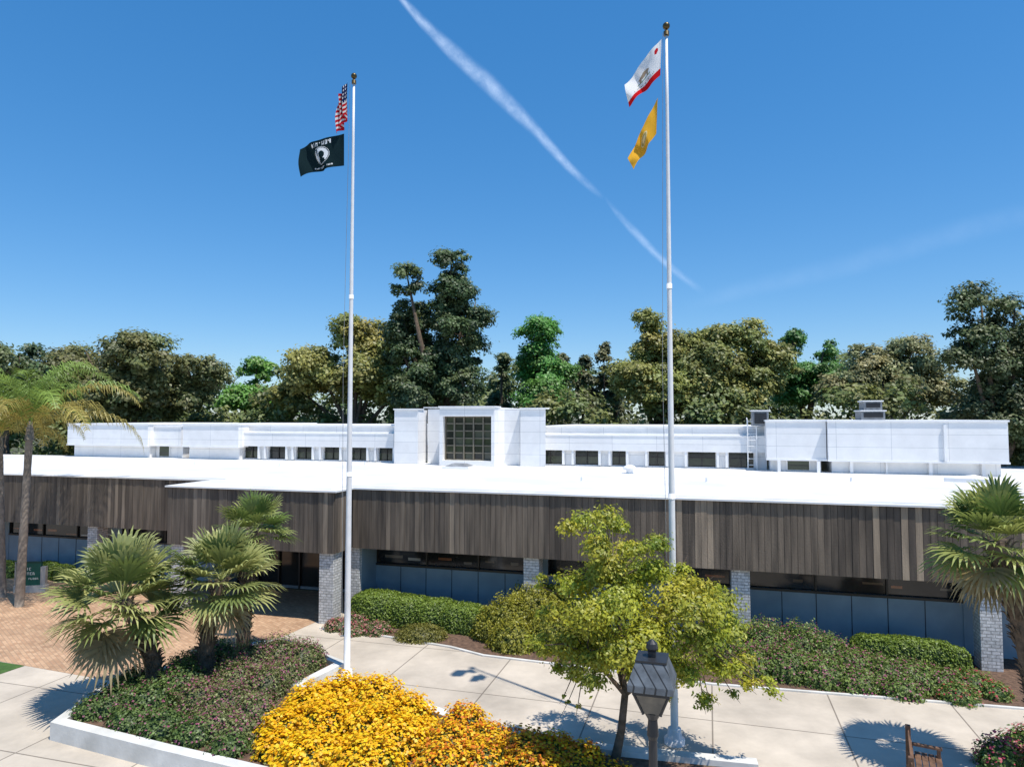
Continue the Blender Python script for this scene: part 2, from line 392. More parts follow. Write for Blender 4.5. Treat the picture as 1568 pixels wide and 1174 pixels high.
for px in(1357,1445):
    u=uat(px,12.2);up.box(u-.06,u+.06,12.19,12.299,5.6,7.3,1) if px==1445 else up.box(u-.04,u+.04,12.5,12.69,Z0,5.49,1)
for px in(1190,1250,1300,1420,1500): 
    u=uat(px,12.6);up.box(u-.07,u+.07,12.45,12.69,Z0,5.49,1)
def U(px,v): return (uat(px,v),v)
up.prism([U(604,12.8),U(640,12.8),U(654,14.2),U(640,19),U(604,19)],Z0,8.08,0)
up.prism([U(655,13.9),U(673,13.9),U(673,18.5),U(655,18.5)],Z0,8.13,0)
a0,a1=uat(673,12.2),uat(757,12.2);i0,i1=uat(678,12.2),uat(752,12.2)
up.box(a0,i0,12.2,13.2,Z0,8.2,0);up.box(i1,a1,12.2,13.2,Z0,8.2,0);up.box(i0,i1,12.2,13.2,7.7,8.199,0);up.box(i0,i1,12.2,13.2,Z0,5.22,0)
up.box(a0,a1,13.201,19,Z0,8.2,0)
up.prism([U(757,12.6),U(772,13.3),U(796,13.3),U(796,19),U(757,19)],Z0,8.12,0)
up.prism([U(796.3,12.8),U(835,12.8),U(835,19),U(796.3,19)],Z0,8.1,0)
up.box(a0-.05,a1+.05,12.12,13.3,8.201,8.27,1);up.box(uat(603,12.8),uat(641,12.8),12.72,13.6,8.081,8.15,1);up.box(uat(796,12.8),uat(836,12.8),12.72,13.6,8.101,8.17,1)
for i in range(5):
    for j in range(6):
        x0=i0+(i1-i0)*i/5;x1=i0+(i1-i0)*(i+1)/5;z0=5.22+2.48*j/6;z1=5.22+2.48*(j+1)/6
        wn.box(x0,x1,12.62,12.66,z0,z1,0,random.choice([(.02,.025,.02),(.04,.05,.03),(.06,.075,.04),(.03,.035,.025),(.09,.10,.07)]))  # pane tints vary; greenish ones carry reflected green in their colour
for i in range(6):
    x=i0+(i1-i0)*i/5;x=min(max(x,i0+.04),i1-.04);wn.box(x-.035,x+.035,12.5,12.619,5.22,7.7,3)
for i in range(7):
    z=5.22+(7.7-5.22)*i/6;z=min(max(z,5.26),7.66);wn.box(i0,i1,12.54,12.618,z-.03,z+.03,3)
bo(up,'upper_walls',[M_white,M_whiteplain]);bo(wn,'upper_windows',[M_glass,M_frame,M_whiteplain,M_frameb])
eq=MB()
def hv(px0,px1,v,z0,z1,dp=1.2):
    a,b=uat(px0,v),uat(px1,v)
    eq.box(a,b,v,v+dp,z0,z1,0);eq.box(a-.06,b+.06,v-.06,v+dp+.06,z1+.001,z1+.06,2)
    n=5
    for i in range(n):
        z=z0+.12+(z1-z0-.2)*i/n;eq.box(a+.1,b-.1,v-.04,v-.001,z,z+(z1-z0)/n*.7,1)
hv(1151,1176,13.5,7.2,7.95);hv(1318,1354,15,7.51,7.95,1.6);hv(1322,1350,15.1,8.02,8.45,1.2)
hv(650,668,17,8.2,8.25,1)
a,b=uat(677,9.9),uat(717,9.9);eq.box(a,b,9.9,11.2,Z0+.06,Z0+.16,2);eq.prism([(a+.1,10),(b-.1,10),(b-.1,11.1),(a+.1,11.1)],Z0+.161,Z0+.3,0,poly2=[(a+.4,10.3),(b-.4,10.3),(b-.4,10.8),(a+.4,10.8)])
u=uat(963,9.5);eq.tube([(u,9.5,Z0+.04),(u,9.5,Z0+.25)],[.17,.17],12,2);eq.tube([(u,9.5,Z0+.25),(u,9.5,Z0+.33),(u,9.5,Z0+.42),(u,9.5,Z0+.47)],[.32,.33,.22,.05],14,2)
for px,v in((1080,6),(430,9),(890,5),(300,9),(560,11.5),(1300,8)):
    u=uat(px,v);eq.tube([(u,v,Z0+.04),(u,v,Z0+.22)],[.05,.05],8,2)
for dx in(-.22,.22):
    u=uat(1150,13.6)+dx;eq.tube([(u,13.6,Z0+.05),(u,13.6,7.5),(u,14.2,7.6)],[.03]*3,6,2)
for i in range(8):
    u=uat(1150,13.6);z=Z0+.3+i*.32;eq.tube([(u-.22,13.6,z),(u+.22,13.6,z)],[.018]*2,5,2)
bo(eq,'roof_equipment',[M_grey,M_dark,M_whiteplain])

# ---------- flagpoles
def flagpole(base,top_px,name='flagpole',r0=.1):
    bx,by=base;top=D(top_px[0],top_px[1],by)[2]
    root=empty(name,(bx,by,0));mb=MB()
    hs_=[0,.12,.14,.35,.36];rs=[.24,.24,.17,.15,r0+.01]
    mb.tube([(bx,by,h) for h in hs_],rs,20)
    n=10;mb.tube([(bx,by,.36+(top-.75)*i/n) for i in range(n+1)],[r0+(.034-r0)*(i/n)**1.05 for i in range(n+1)],16)
    for k in(.33,.62): 
        z=top*k;r=r0+(.034-r0)*k**1.05+.012;mb.tube([(bx,by,z-.06),(bx,by,z+.06)],[r,r],16)
    mb.obj('pole_shaft',[M_pole],root,smooth=True)
    m2=MB();z=top-.38;m2.tube([(bx,by,z),(bx,by,z+.1)],[.07,.07],12)
    m2.tube([(bx,by,z+.1),(bx,by,z+.14)],[.03,.03],8)
    R=.09;m2.tube([(bx,by,z+.24-R*math.cos(math.pi*i/10)) for i in range(11)],[max(.003,R*math.sin(math.pi*i/10)) for i in range(11)],16)
    m2.obj('ball_finial',[M_gold],root,smooth=True)
    m3=MB();m3.tube([(bx-.1,by-.06,top-.35),(bx-.2,by-.06,top*.5),(bx-.13,by-.1,1.4)],[.006]*3,5);m3.tube([(bx-.08,by,1.3),(bx-.2,by,1.3)],[.02,.02],6);m3.obj('halyard',[M_grey],root)
    return root,top
bL=G(531,1043);bR=G(1033,1137)
fpL,tL=flagpole(bL,(532,110),r0=.095);fpR,tR=flagpole(bR,(1019,32),r0=.09)
FONT={'P':["110","101","110","100","100"],'O':["111","101","101","101","111"],'W':["101","101","101","111","101"],'M':["101","111","101","101","101"],'I':["010","010","010","010","010"],'A':["010","101","111","101","101"],
'C':["111","100","100","100","111"],'L':["100","100","100","100","111"],'F':["111","100","110","100","100"],'R':["110","101","110","101","101"],'N':["101","111","111","101","101"],'*':["000","010","000","000","000"],' ':["000"]*5,'E':["111","100","110","100","111"],'B':["110","101","110","101","110"],'U':["101","101","101","101","111"],'S':["111","100","111","001","111"],'T':["111","010","010","010","010"]}
def text_hit(t,u,v,u0,u1,v0,v1):
    if not(u0<=u<u1 and v0<=v<v1):return False
    x=(u-u0)/(u1-u0)*(len(t)*4-1);y=int((v-v0)/(v1-v0)*5);i=int(x)//4;j=int(x)%4
    return j<3 and FONT[t[i]][y][j]=='1'
def pat_pow(u,v):
    bk=(.012,.026,.030);wh=(.75,.77,.78)
    if text_hit('POW*MIA',u,v,.28,.72,.06,.2):return wh
    dx=(u-.5)*1.5;dy=v-.52;d=math.hypot(dx,dy)
    if d<.25:
        if (dx+.03)**2/.010+(dy+.02)**2/.018<1 or (dy>.1 and abs(dx+.04)<.1+.3*(dy-.1)):return bk
        if dx>.08 and dy<-.02 and abs((dx-.12))<.025:return bk
        return wh
    if .27<d<.285:return wh
    if text_hit('NOT FORCOTTEN',u,v,.25,.75,.86,.92):return wh
    return bk
def pat_us(u,v):
    if u<.45 and v<.56:
        return (.7,.7,.72) if (int(u*24)+int(v*16))%2==0 and (int(u*24)%2==0) else (.01,.02,.09)
    return (.55,.02,.03) if int(v*13)%2==0 else (.75,.75,.75)
def pat_ca(u,v):
    if v>.8:return (.6,.015,.02)
    if text_hit('CALIFORNIA REPUBLIC',u,v,.2,.8,.7,.76):return (.3,.26,.22)
    dx=(u-.52);dy=v-.45
    if dx*dx/.028+dy*dy/.006<1:return (.36,.28,.2)
    if abs(dy-.1)<.05 and (abs(dx+.11)<.025 or abs(dx-.11)<.025):return (.36,.28,.2)
    if abs(dy-.15)<.02 and abs(dx)<.2:return (.25,.38,.2)
    if (u-.14)**2*2.2+(v-.2)**2<.006:return (.55,.02,.03)
    return (.8,.8,.8)
def pat_y(u,v):
    d=math.hypot((u-.5)*1.5,v-.5)
    if d<.2:return (.75,.62,.35) if d>.17 or d<.1 else (.4,.32,.12)
    return (.75,.40,.04)
def flag(name,root,pole,corners,pat,amp=.12,waves=2.2,nx=90,ny=60,ph=0.0,sag=.0):
    by=pole[1];HT,HB,FT,FB=[np.array(D(p[0],p[1],by)) for p in corners]
    mb=MB();P=np.zeros((nx+1,ny+1,3))
    for i in range(nx+1):
        for j in range(ny+1):
            u=i/nx;v=j/ny
            p=(HT*(1-v)+HB*v)*(1-u)+(FT*(1-v)+FB*v)*u
            wv=(math.sin(u*waves*2*math.pi+v*1.9+ph)+.35*math.sin(u*waves*11+v*5+ph))*amp*min(1,u*3)
            p=p+np.array([0,wv,0])+np.array([wv*.3,0,-sag*math.sin(math.pi*u)+wv*.3+.04*math.sin(u*9+ph)*u])
            P[i,j]=p
    for i in range(nx):
        for j in range(ny):
            mb.face([P[i,j],P[i+1,j],P[i+1,j+1],P[i,j+1]],0,pat((i+.5)/nx,(j+.5)/ny))
    mb.obj(name,[M_cloth],root,smooth=False)
flag('pow_mia_flag',fpL,bL,[(527,205),(527,254),(456,228),(463,271)],pat_pow,.13,1.3,ph=.6,sag=-.05)
flag('us_flag',fpL,bL,[(532,124),(531,172),(518,156),(519,207)],pat_us,.16,2.5,nx=60,ny=60)
flag('california_flag',fpR,bR,[(1013,60),(1011,116),(957,129),(964,163)],pat_ca,.15,1.2,ph=2.5,sag=-.02)
flag('city_flag',fpR,bR,[(1007,150),(1005,205),(962,243),(971,260)],pat_y,.15,1.5,ph=.4,sag=-.02)

# ---------- background trees
OD=(.10,.13,.035);OL=(.27,.29,.09)
DG=(.055,.095,.04);DL=(.15,.20,.075)
BG=(.08,.19,.03);BL=(.21,.42,.07)
YD=(.14,.165,.04);YL=(.40,.39,.10)
tree('oak_tree',[(130,565,58,56),(235,550,72,56),(295,575,46,46),(190,600,90,55),(90,595,40,45),(260,610,80,50)],60,200,130,1.3,44000,.38,(.075,.095,.03),(.23,.245,.085))
tree('oak_tree',[(30,570,56,50),(-60,560,70,70),(20,610,70,50)],56,10,60,1.3,19000,.38,DG,DL)
tree('ash_tree',[(392,572,28,28),(365,612,38,26),(415,615,35,26)],70,390,50,1.1,16000,.36,BG,BL)
tree('oak_tree',[(545,520,42,42),(590,535,40,45),(480,570,55,45),(560,580,80,50),(630,590,50,45),(450,605,45,35)],62,545,140,1.2,44000,.36,OD,YL)
tree('tall_pine_tree',[(622,438,24,42),(612,495,30,42),(640,495,34,42),(692,408,28,38),(688,455,42,42),(710,505,50,44),(690,555,56,44),(650,545,48,44),(728,480,26,34),(640,595,45,40),(712,592,38,40),(606,535,22,40)],58,675,200,.9,62000,.31,(.038,.07,.032),(.14,.195,.07),tr=.6,squash=.75)
tree('poplar_tree',[(825,512,42,28),(822,560,38,38),(835,605,42,38),(800,620,28,28),(860,575,18,30)],66,825,75,1.1,26000,.34,BG,(.16,.38,.07))
tree('cypress_tree',[(768,562,7,22),(768,590,13,26),(766,620,18,26)],70,768,28,.65,7000,.32,DG,DL,depth=.8)
for (x,t,wd) in((893,543,16),(925,530,20),(862,545,10),(908,578,22),(945,565,12)):
    tree('cypress_tree',[(x,t+4,wd*.12,12),(x,t+20,wd*.35,16),(x,t+46,wd*.7,26),(x,t+82,wd,34)],72,x,32,.6,7000,.32,(.07,.09,.04),(.20,.21,.09),tr=.25,depth=.8)
tree('sycamore_tree',[(985,500,30,30),(1010,550,52,44),(965,590,46,38),(1060,555,54,46),(1020,600,80,42)],58,1010,130,1.05,44000,.33,YD,YL)
tree('sycamore_tree',[(1108,528,44,36),(1155,525,38,34),(1180,570,56,46),(1120,590,80,45),(1085,565,46,38)],57,1130,130,1.05,44000,.33,(.12,.15,.04),(.36,.37,.10))
tree('ash_tree',[(1213,528,28,30),(1264,538,22,28),(1245,590,50,40),(1215,590,40,40)],66,1235,62,1.0,21000,.34,(.06,.15,.035),(.15,.33,.075))
tree('sycamore_tree',[(1325,545,32,30),(1390,545,45,32),(1350,590,70,42),(1430,590,50,45),(1290,600,35,35)],60,1360,105,1.0,30000,.33,(.13,.15,.065),(.40,.40,.18),bark=M_barkl)
tree('oak_tree',[(1500,468,46,48),(1555,500,50,60),(1480,540,46,56),(1545,580,70,70),(1500,640,60,60),(1600,540,60,80),(1580,650,60,60)],46,1530,150,.95,48000,.28,(.05,.075,.035),(.17,.205,.08))
cl=[]
for i in range(700):
    x=rng.uniform(-110,110);y=88+rng.uniform(-6,6);z=rng.uniform(0,12.6+1.8*math.sin(x*.17)+1.4*math.sin(x*.43+1));cl.append((x,y,z,2.1))
V,C=clump_leaves(cl,110000,.72,(.08,.115,.04),(.22,.27,.09));quads('distant_tree_line',V,C,M_leaf)
cl=[]
for i in range(520):
    x=rng.uniform(-52,50);y=54-.275*x+rng.uniform(0,3)+3;z=rng.uniform(1,8.7+1.0*math.sin(x*.5)+.7*math.sin(x*1.3));cl.append((x,y,z,1.35))
V,C=clump_leaves(cl,74000,.40,(.075,.11,.035),(.24,.28,.085));quads('rear_shrub_row',V,C,M_leaf)

# ---------- palms
def fan_palm(name,base,crown,R,nl=46,col1=(.14,.19,.05),col2=(.42,.42,.15),tr=.17,dead=5,emin=-30,lw=.085):
    root=empty(name,base);mb=MB();b=np.array(base,float);c_=np.array(crown,float)
    n=10;pts=[];rd=[]
    for i in range(n+1):
        t=i/n;p=b*(1-t)+c_*t;p=p+np.array([(c_[0]-b[0])*.25*math.sin(t*math.pi)*-1,0,0]);pts.append(p);rd.append(tr*(1.15-.25*t)+random.uniform(-.01,.02))
    mb.tube(pts,rd,10)
    for i in range(170):
        t=random.uniform(.1,1);k=min(n-1,int(t*n));p=pts[k]*(1-(t*n-k))+pts[k+1]*(t*n-k);a=random.uniform(0,6.28);d=np.array([math.cos(a),math.sin(a),0])
        q=p+d*tr*1.0;mb.tube([q,q+d*.06+np.array([0,0,.11]),q+d*.14+np.array([0,0,.14])],[.03,.022,.008],4)
    mb.obj('trunk',[M_bark],root,smooth=False)
    V=[];C=[]
    ga=2.39996
    for l in range(nl+dead):
        isd=l>=nl
        if isd: el=math.radians(random.uniform(-75,-45))
        else: el=math.radians(82-(82-emin)*(l/nl)**.85+random.uniform(-7,7))
        az=l*ga+random.uniform(-.25,.25)
        d=np.array([math.cos(az)*math.cos(el),math.sin(az)*math.cos(el),math.sin(el)])
        side=np.array([-math.sin(az),math.cos(az),0]);nn=np.cross(d,side);nn=nn if nn[2]>0 else -nn
        tw=random.uniform(-.35,.35);side=side*math.cos(tw)+nn*math.sin(tw);nn=np.cross(side,d);nn=nn if nn[2]>0 else -nn
        Rp=R*random.uniform(.40,.58);Lf=R*random.uniform(.46,.58)
        hub=c_+d*Rp+np.array([0,0,-.06*R*math.cos(el)])
        pc=np.array(col1)*.5+np.array(col2)*.5
        V.append([c_+side*.014,c_-side*.014,hub-side*.010,hub+side*.010]);C.append(pc*1.1)
        t=random.random();base_c=np.array(col1)*(1-t)+np.array(col2)*t
        if isd or (l>nl*.85 and random.random()<.5):base_c=np.array((.40,.32,.16))*random.uniform(.6,1)
        ns=20
        for s in range(ns):
            a=math.radians(-100+200*(s+.5)/ns)+random.uniform(-.02,.02)
            sd=d*math.cos(a)+side*math.sin(a)
            L_=Lf*(.72+.28*math.cos(a*.9))*random.uniform(.92,1.06)
            wv=np.cross(sd,nn);wv/=np.linalg.norm(wv)
            fold=(-1)**s*.012
            wd=Lf*lw
            dr=L_*random.uniform(.05,.22)
            ss=[.02,.5,.78,1.0];ww=[.3,1.15,.65,.05];dd=[0,.02,.25,1.0]
            pts_=[hub+sd*L_*s_+nn*(fold+.10*L_*math.sin(s_*2))-np.array([0,0,dr*q_]) for s_,q_ in zip(ss,dd)]
            cc=base_c*random.uniform(.85,1.15)
            for k in range(3):
                V.append([pts_[k]+wv*wd*ww[k]*.5,pts_[k]-wv*wd*ww[k]*.5,pts_[k+1]-wv*wd*ww[k+1]*.5,pts_[k+1]+wv*wd*ww[k+1]*.5]);C.append(cc*(1.25 if k==2 else 1))
    quads('fronds',np.array(V),np.array(C),M_leaf,root)
    return root
b1=G(240,1062,.3);fan_palm('fan_palm_tree',(*b1,.3),D(188,918,b1[1]-.1),1.95,40)
b2=G(312,1045,.3);fan_palm('fan_palm_tree',(*b2,.3),D(338,888,b2[1]),1.75,38)
fan_palm('fan_palm_tree',(D(372,1000,21.8)[0],21.8,.3),D(390,812,21.8),1.4,32,col1=(.13,.20,.045),col2=(.36,.38,.12))
fan_palm('fan_palm_tree',(D(1600,900,14.6)[0],14.6,0),D(1525,828,14.9),1.5,38,col1=(.10,.17,.04),col2=(.34,.36,.10),tr=.24,dead=10,emin=-45)
def feather_palm(name,base,crown,R,nf=26,tr=.14):
    root=empty(name,base);mb=MB();b=np.array(base,float);c_=np.array(crown,float)
    mb.tube([b*(1-t)+c_*t for t in np.linspace(0,1,14)],[tr*(1.2-.35*t)+.01*(i%2) for i,t in enumerate(np.linspace(0,1,14))],10)
    mb.tube([c_-np.array([0,0,.5]),c_+np.array([0,0,.3])],[tr*1.3,tr*.5],8)
    mb.obj('trunk',[M_barkl],root,smooth=True);V=[];C=[]
    for l in range(nf):
        az=l*2.39996+.4;el=math.radians(88-60*(l/nf)+random.uniform(-6,6));hd=np.array([math.cos(az),math.sin(az),0])
        n=16;p=c_.copy();e=el;pts=[p.copy()];L_=R*random.uniform(.85,1.25)
        for i in range(n):
            d=hd*math.cos(e)+np.array([0,0,math.sin(e)]);p=p+d*L_*1.15/n;pts.append(p.copy());e-=math.radians(3.6+8*(i/n))*1.05
        old=l>nf*.55
        bc=np.array((.40,.34,.09))*random.uniform(.8,1.2) if old else np.array((.17,.25,.05))*random.uniform(.8,1.5)
        side=np.array([-hd[1],hd[0],0])
        for i in range(n):
            V.append([pts[i]+side*.015,pts[i]-side*.015,pts[i+1]-side*.012,pts[i+1]+side*.012]);C.append(bc*1.2)
            if i<2:continue
            for s in(-1,1):
                for k in range(3):
                    q=pts[i]+(pts[i+1]-pts[i])*k/3;ll=R*.26*math.sin(math.pi*min(1,(i+1)/(n+1)*.85+.12))*random.uniform(.8,1.15)
                    fw=(pts[i+1]-pts[i]);fw=fw/np.linalg.norm(fw)
                    d1=side*s*.8+fw*.45+np.array([0,0,random.uniform(-.1,.35)]);d1/=np.linalg.norm(d1)
                    m=q+d1*ll*.5;t=m+d1*ll*.35-np.array([0,0,ll*random.uniform(.3,.55)]);wv=fw*.024
                    cc=bc*random.uniform(.75,1.3)
                    V.append([q-wv*.6,q+wv*.6,m+wv,m-wv]);C.append(cc);V.append([m-wv,m+wv,t+wv*.1,t-wv*.1]);C.append(cc)
    quads('fronds',np.array(V),np.array(C),M_leaf,root)
pb=D(40,640,28);feather_palm('queen_palm_tree',(pb[0],28,0),D(46,655,28),3.7,22)
pb=D(14,640,29.5);feather_palm('queen_palm_tree',(pb[0],29.5,0),D(0,672,29.5),3.2,18,tr=.12)

# ---------- small plaza tree
Yt=15.0;tb=G(940,1172,.1);root=empty('honey_locust_tree',(tb[0],tb[1],.1))
cls=[(885,800,26),(905,835,34),(935,798,26),(965,842,34),(1005,832,22),(925,870,40),(990,880,46),(875,890,34),(1040,880,26),(955,905,40),
(1045,925,46),(950,925,48),(890,940,44),(840,930,22),(1095,925,34),(1130,960,28),(1085,970,44),(1010,965,48),(930,985,48),(870,985,40),(975,1000,40),(910,1015,36),(1010,1000,40),
(835,985,20),(1140,1010,28),(1100,1020,36),(1045,1020,40),(985,1025,34),(900,1035,26),(1165,1045,14),(1085,1065,18),(1130,1050,16),(860,1020,20),(880,1070,8),(1020,1060,14),(840,890,14),(1080,900,22)]
cl=[];s=Yt/F
for px,py,r in cls:
    for k in range(3):
        y=Yt+rng.uniform(-1,1)*(1.8-abs(px-990)/150*.8);p=D(px+rng.uniform(-18,18),py+rng.uniform(-12,12),y);cl.append((*p,r*s*rng.uniform(.5,1.0)))
V,C=clump_leaves(cl,52000,.088,(.16,.215,.02),(.49,.47,.035),squash=.6,asp=.5,sub=22,shellmin=.2,spread=.24,hang=.25)
quads('foliage',V,C,M_leaf,root)
mb=MB();b0=np.array([tb[0],tb[1],.1]);f0=np.array(D(957,1062,Yt-.1))
mb.tube([b0,b0*.5+f0*.5+np.array([.04,0,0]),f0],[.11,.085,.075],9)
hubs=[D(925,960,Yt+.3),D(1000,960,Yt-.2),D(1060,980,Yt+.2),D(940,890,Yt),D(900,1000,Yt-.5)]
for h in hubs: mb.tube([f0,(f0+np.array(h))/2+np.array([.05,.05,-.05]),h],[.06,.04,.025],7)
for q in cl:
    h=min(hubs,key=lambda k:sum((k[i]-q[i])**2 for i in range(3)));h=np.array(h);e=np.array(q[:3])
    mb.tube([h,(h+e)/2+np.array([0,0,.12]),e,e+(e-h)*.2],[.022,.014,.008,.003],5)
mb.obj('trunk',[M_bark],root,smooth=True)

# ---------- shrubs
def bush(name,lumps,ls,dens,dark,light,z0=0,flower=None,box=False,rot=0.0,mat=M_leaf,rough=.12,asp=.6):
    VV=[];CC=[];co,si=math.cos(rot),math.sin(rot)
    cx=sum(l[0] for l in lumps)/len(lumps);cy=sum(l[1] for l in lumps)/len(lumps);root=empty(name,(cx,cy,z0))
    for (x,y,rx,ry,h) in lumps:
        area=2*math.pi*((rx*ry+rx*h+ry*h)/3);n=int(area*dens)
        def shp(d):
            if box: d=d/(np.sum(np.abs(d)**4,axis=1)**.25)[:,None]
            q=d*np.array([rx,ry,h]);return np.stack([q[:,0]*co-q[:,1]*si,q[:,0]*si+q[:,1]*co,q[:,2]],1)
        d=norm(rng.normal(size=(n,3)));d[:,2]=np.abs(d[:,2])
        ph=rng.uniform(0,6,3)
        bump_=np.sin(d[:,0]*9+ph[0])*np.sin(d[:,1]*9+ph[1])*np.cos(d[:,2]*7+ph[2])+.5*np.sin(d[:,0]*21+ph[1])*np.sin(d[:,1]*19+ph[2])
        rad=1-(0.05 if box else rough)*rng.uniform(0,1.6,n)+(.02 if box else rough*.9)*bump_
        if not box: rad=rad+(rng.uniform(size=n)<.06)*rng.uniform(0,.14,n)
        p=shp(d)*rad[:,None];nn=norm(norm(p/np.array([rx,ry,h]))+rng.normal(size=(n,3))*.5+np.array([0,0,.3]))
        t=np.clip(.5+.3*bump_+rng.normal(size=n)*.25,0,1);c0=colmix(dark,light,t)*rng.uniform(.75,1.25,n)[:,None]
        P=p+np.array([x,y,z0]);V=leafq(P,nn,ls,asp)
        if flower:
            fc,fr,fs=flower;m=(rng.uniform(size=n)<fr*np.clip(.35+d[:,2]*1.0+.7*bump_,0.05,1.6))
            k=m.sum();pick=rng.integers(0,len(fc),k);c0[m]=np.array(fc)[pick]*rng.uniform(.8,1.1,k)[:,None]
            V[m]=leafq(P[m]+nn[m]*.03,norm(nn[m]+np.array([0,0,.6])),fs,.95)
        VV.append(V);CC.append(c0)
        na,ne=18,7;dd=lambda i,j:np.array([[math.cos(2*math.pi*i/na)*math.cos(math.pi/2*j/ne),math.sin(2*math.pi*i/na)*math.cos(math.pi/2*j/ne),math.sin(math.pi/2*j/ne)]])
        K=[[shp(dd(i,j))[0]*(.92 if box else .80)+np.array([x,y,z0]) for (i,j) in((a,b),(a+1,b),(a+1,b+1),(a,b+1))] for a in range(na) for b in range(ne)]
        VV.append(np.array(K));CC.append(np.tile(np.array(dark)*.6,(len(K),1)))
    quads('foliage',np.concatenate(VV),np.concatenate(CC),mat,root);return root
def lp(px,py,rpx,h,z=0,asp=1.0):
    x,y=G(px,py,z);r=rpx*y/F;return (x,y,r,r*asp,h)
R16=ANG
HGd,HGl=(.10,.165,.02),(.26,.35,.05)
bush('boxwood_hedge',[lp(578,950,42,1.1,0,.8),lp(622,953,40,1.0,0,.8),lp(665,957,42,.95,0,.75),lp(705,962,40,.9,0,.75),lp(735,968,30,.85,0,.75)],.075,1100,HGd,HGl,rot=R16,box=True)
bush('round_shrub',[lp(645,977,42,.5,0,.7)],.06,1200,(.12,.13,.02),(.30,.27,.06))
bush('yellow_green_shrub',[lp(778,975,46,1.4),lp(815,965,48,1.7),lp(850,985,50,1.4),lp(785,990,38,.95),lp(755,975,34,1.1),lp(890,1000,40,1.0),lp(840,960,44,1.6)],.08,950,(.13,.16,.02),(.42,.38,.04),rough=.16)
PK=[(.36,.09,.17),(.28,.09,.15),(.45,.14,.22)]
RD=[(.5,.05,.07),(.5,.15,.18)]
bush('flowering_shrub',[lp(518,962,22,.4),lp(548,958,26,.5),lp(578,968,24,.4),lp(545,968,24,.3)],.06,1000,(.10,.13,.035),(.26,.27,.10),flower=([(.55,.15,.17),(.6,.3,.28)],.13,.07))
bush('boxwood_hedge',[lp(1340,1017,36,.9,0,.6),lp(1385,1020,40,.9,0,.6),lp(1425,1023,38,.85,0,.6),lp(1455,1027,28,.75,0,.6)],.075,1000,HGd,HGl,rot=R16,box=True)
bush('hawthorn_hedge',[lp(1115,1005,44,1.15),lp(1170,1008,48,1.25),lp(1225,1012,50,1.2),lp(1265,1020,46,1.0),lp(1150,1028,40,.85),lp(1205,1033,46,.9),lp(1260,1042,46,.75),lp(1310,1036,46,.8),lp(1315,1052,38,.55),lp(1360,1045,46,.75),lp(1400,1050,44,.7),lp(1440,1055,42,.6),lp(1380,1062,36,.5)],.07,900,(.08,.14,.025),(.25,.34,.075),flower=(PK,.12,.055),rough=.18)
bush('flowering_shrub',[lp(1490,1055,36,.55),lp(1522,1066,26,.45),lp(1465,1070,34,.45)],.065,900,(.08,.15,.025),(.25,.34,.07),flower=(RD,.10,.06),rough=.18)
bush('rose_bush',[lp(1530,1175,34,.7),lp(1572,1165,40,.8)],.07,900,(.065,.14,.02),(.22,.32,.07),flower=([(.6,.08,.15),(.65,.3,.28)],.2,.07),rough=.2)
bush('low_hedge',[lp(75,885,20,.8,0,.5),lp(98,888,20,.75,0,.5),lp(45,885,20,.75,0,.5),lp(10,882,24,.75,0,.5),lp(115,892,14,.6,0,.5)],.09,700,HGd,HGl,box=True,rot=R16)
def lq(px,py,r,h,a=1.0): return lp(px,py,r,h,.3,a)
bush('hebe_shrub',[lq(385,1030,42,.95),lq(425,1022,42,1.0),lq(462,1022,36,.85),lq(360,1060,44,.9),lq(405,1062,40,.8),lq(435,1045,34,.7),lq(345,1095,46,.8),lq(390,1105,40,.7),lq(330,1120,42,.6),lq(305,1085,36,.8),lq(365,1130,38,.5),lq(480,1015,20,.6)],.06,1000,(.11,.14,.04),(.31,.33,.12),z0=.3,flower=([(.42,.11,.20),(.33,.12,.18)],.16,.05),rough=.18)
bush('dark_green_shrub',[lq(175,1085,44,.65),lq(225,1090,46,.8),lq(275,1065,44,.9),lq(135,1095,24,.45),lq(300,1130,40,.5),lq(250,1120,40,.55),lq(200,1110,36,.45),lq(350,1150,34,.4),lq(205,1060,36,.7),lq(335,1015,36,.7),lq(290,1040,40,.8)],.07,1000,(.055,.11,.025),(.20,.28,.075),z0=.3,flower=(PK,.06,.055),rough=.2)
YF=[(.92,.60,.01),(.92,.52,.005),(.88,.64,.02),(.85,.43,.005)]
OF=[(.88,.50,.01),(.70,.20,.01),(.90,.58,.02)]
bush('yellow_daisy_bush',[lq(480,1097,48,.82),lq(525,1087,46,.88),lq(575,1092,48,.88),lq(622,1110,44,.74),lq(440,1128,42,.67),lq(500,1130,56,.88),lq(565,1135,54,.85),lq(425,1152,36,.5),lq(615,1145,44,.67),lq(480,1170,60,.6),lq(650,1132,28,.5),lq(560,1180,60,.7)],.06,950,(.11,.14,.015),(.28,.29,.04),z0=.3,flower=(YF,.82,.08),rough=.2,mat=M_petal)
bush('marigold_bush',[lq(712,1122,38,.65),lq(752,1142,38,.5),lq(690,1150,44,.6),lq(740,1175,46,.55),lq(805,1155,40,.52),lq(850,1158,38,.48),lq(890,1168,36,.42),lq(820,1185,50,.5),lq(680,1185,50,.6)],.06,950,(.10,.13,.015),(.27,.27,.05),z0=.3,flower=(OF,.58,.075),rough=.2,mat=M_petal)
bush('marigold_bush',[lq(880,1195,50,.42),lq(945,1190,36,.3)],.055,800,(.10,.11,.02),(.24,.22,.06),z0=.25,flower=(OF,.35,.06),rough=.2,mat=M_petal)

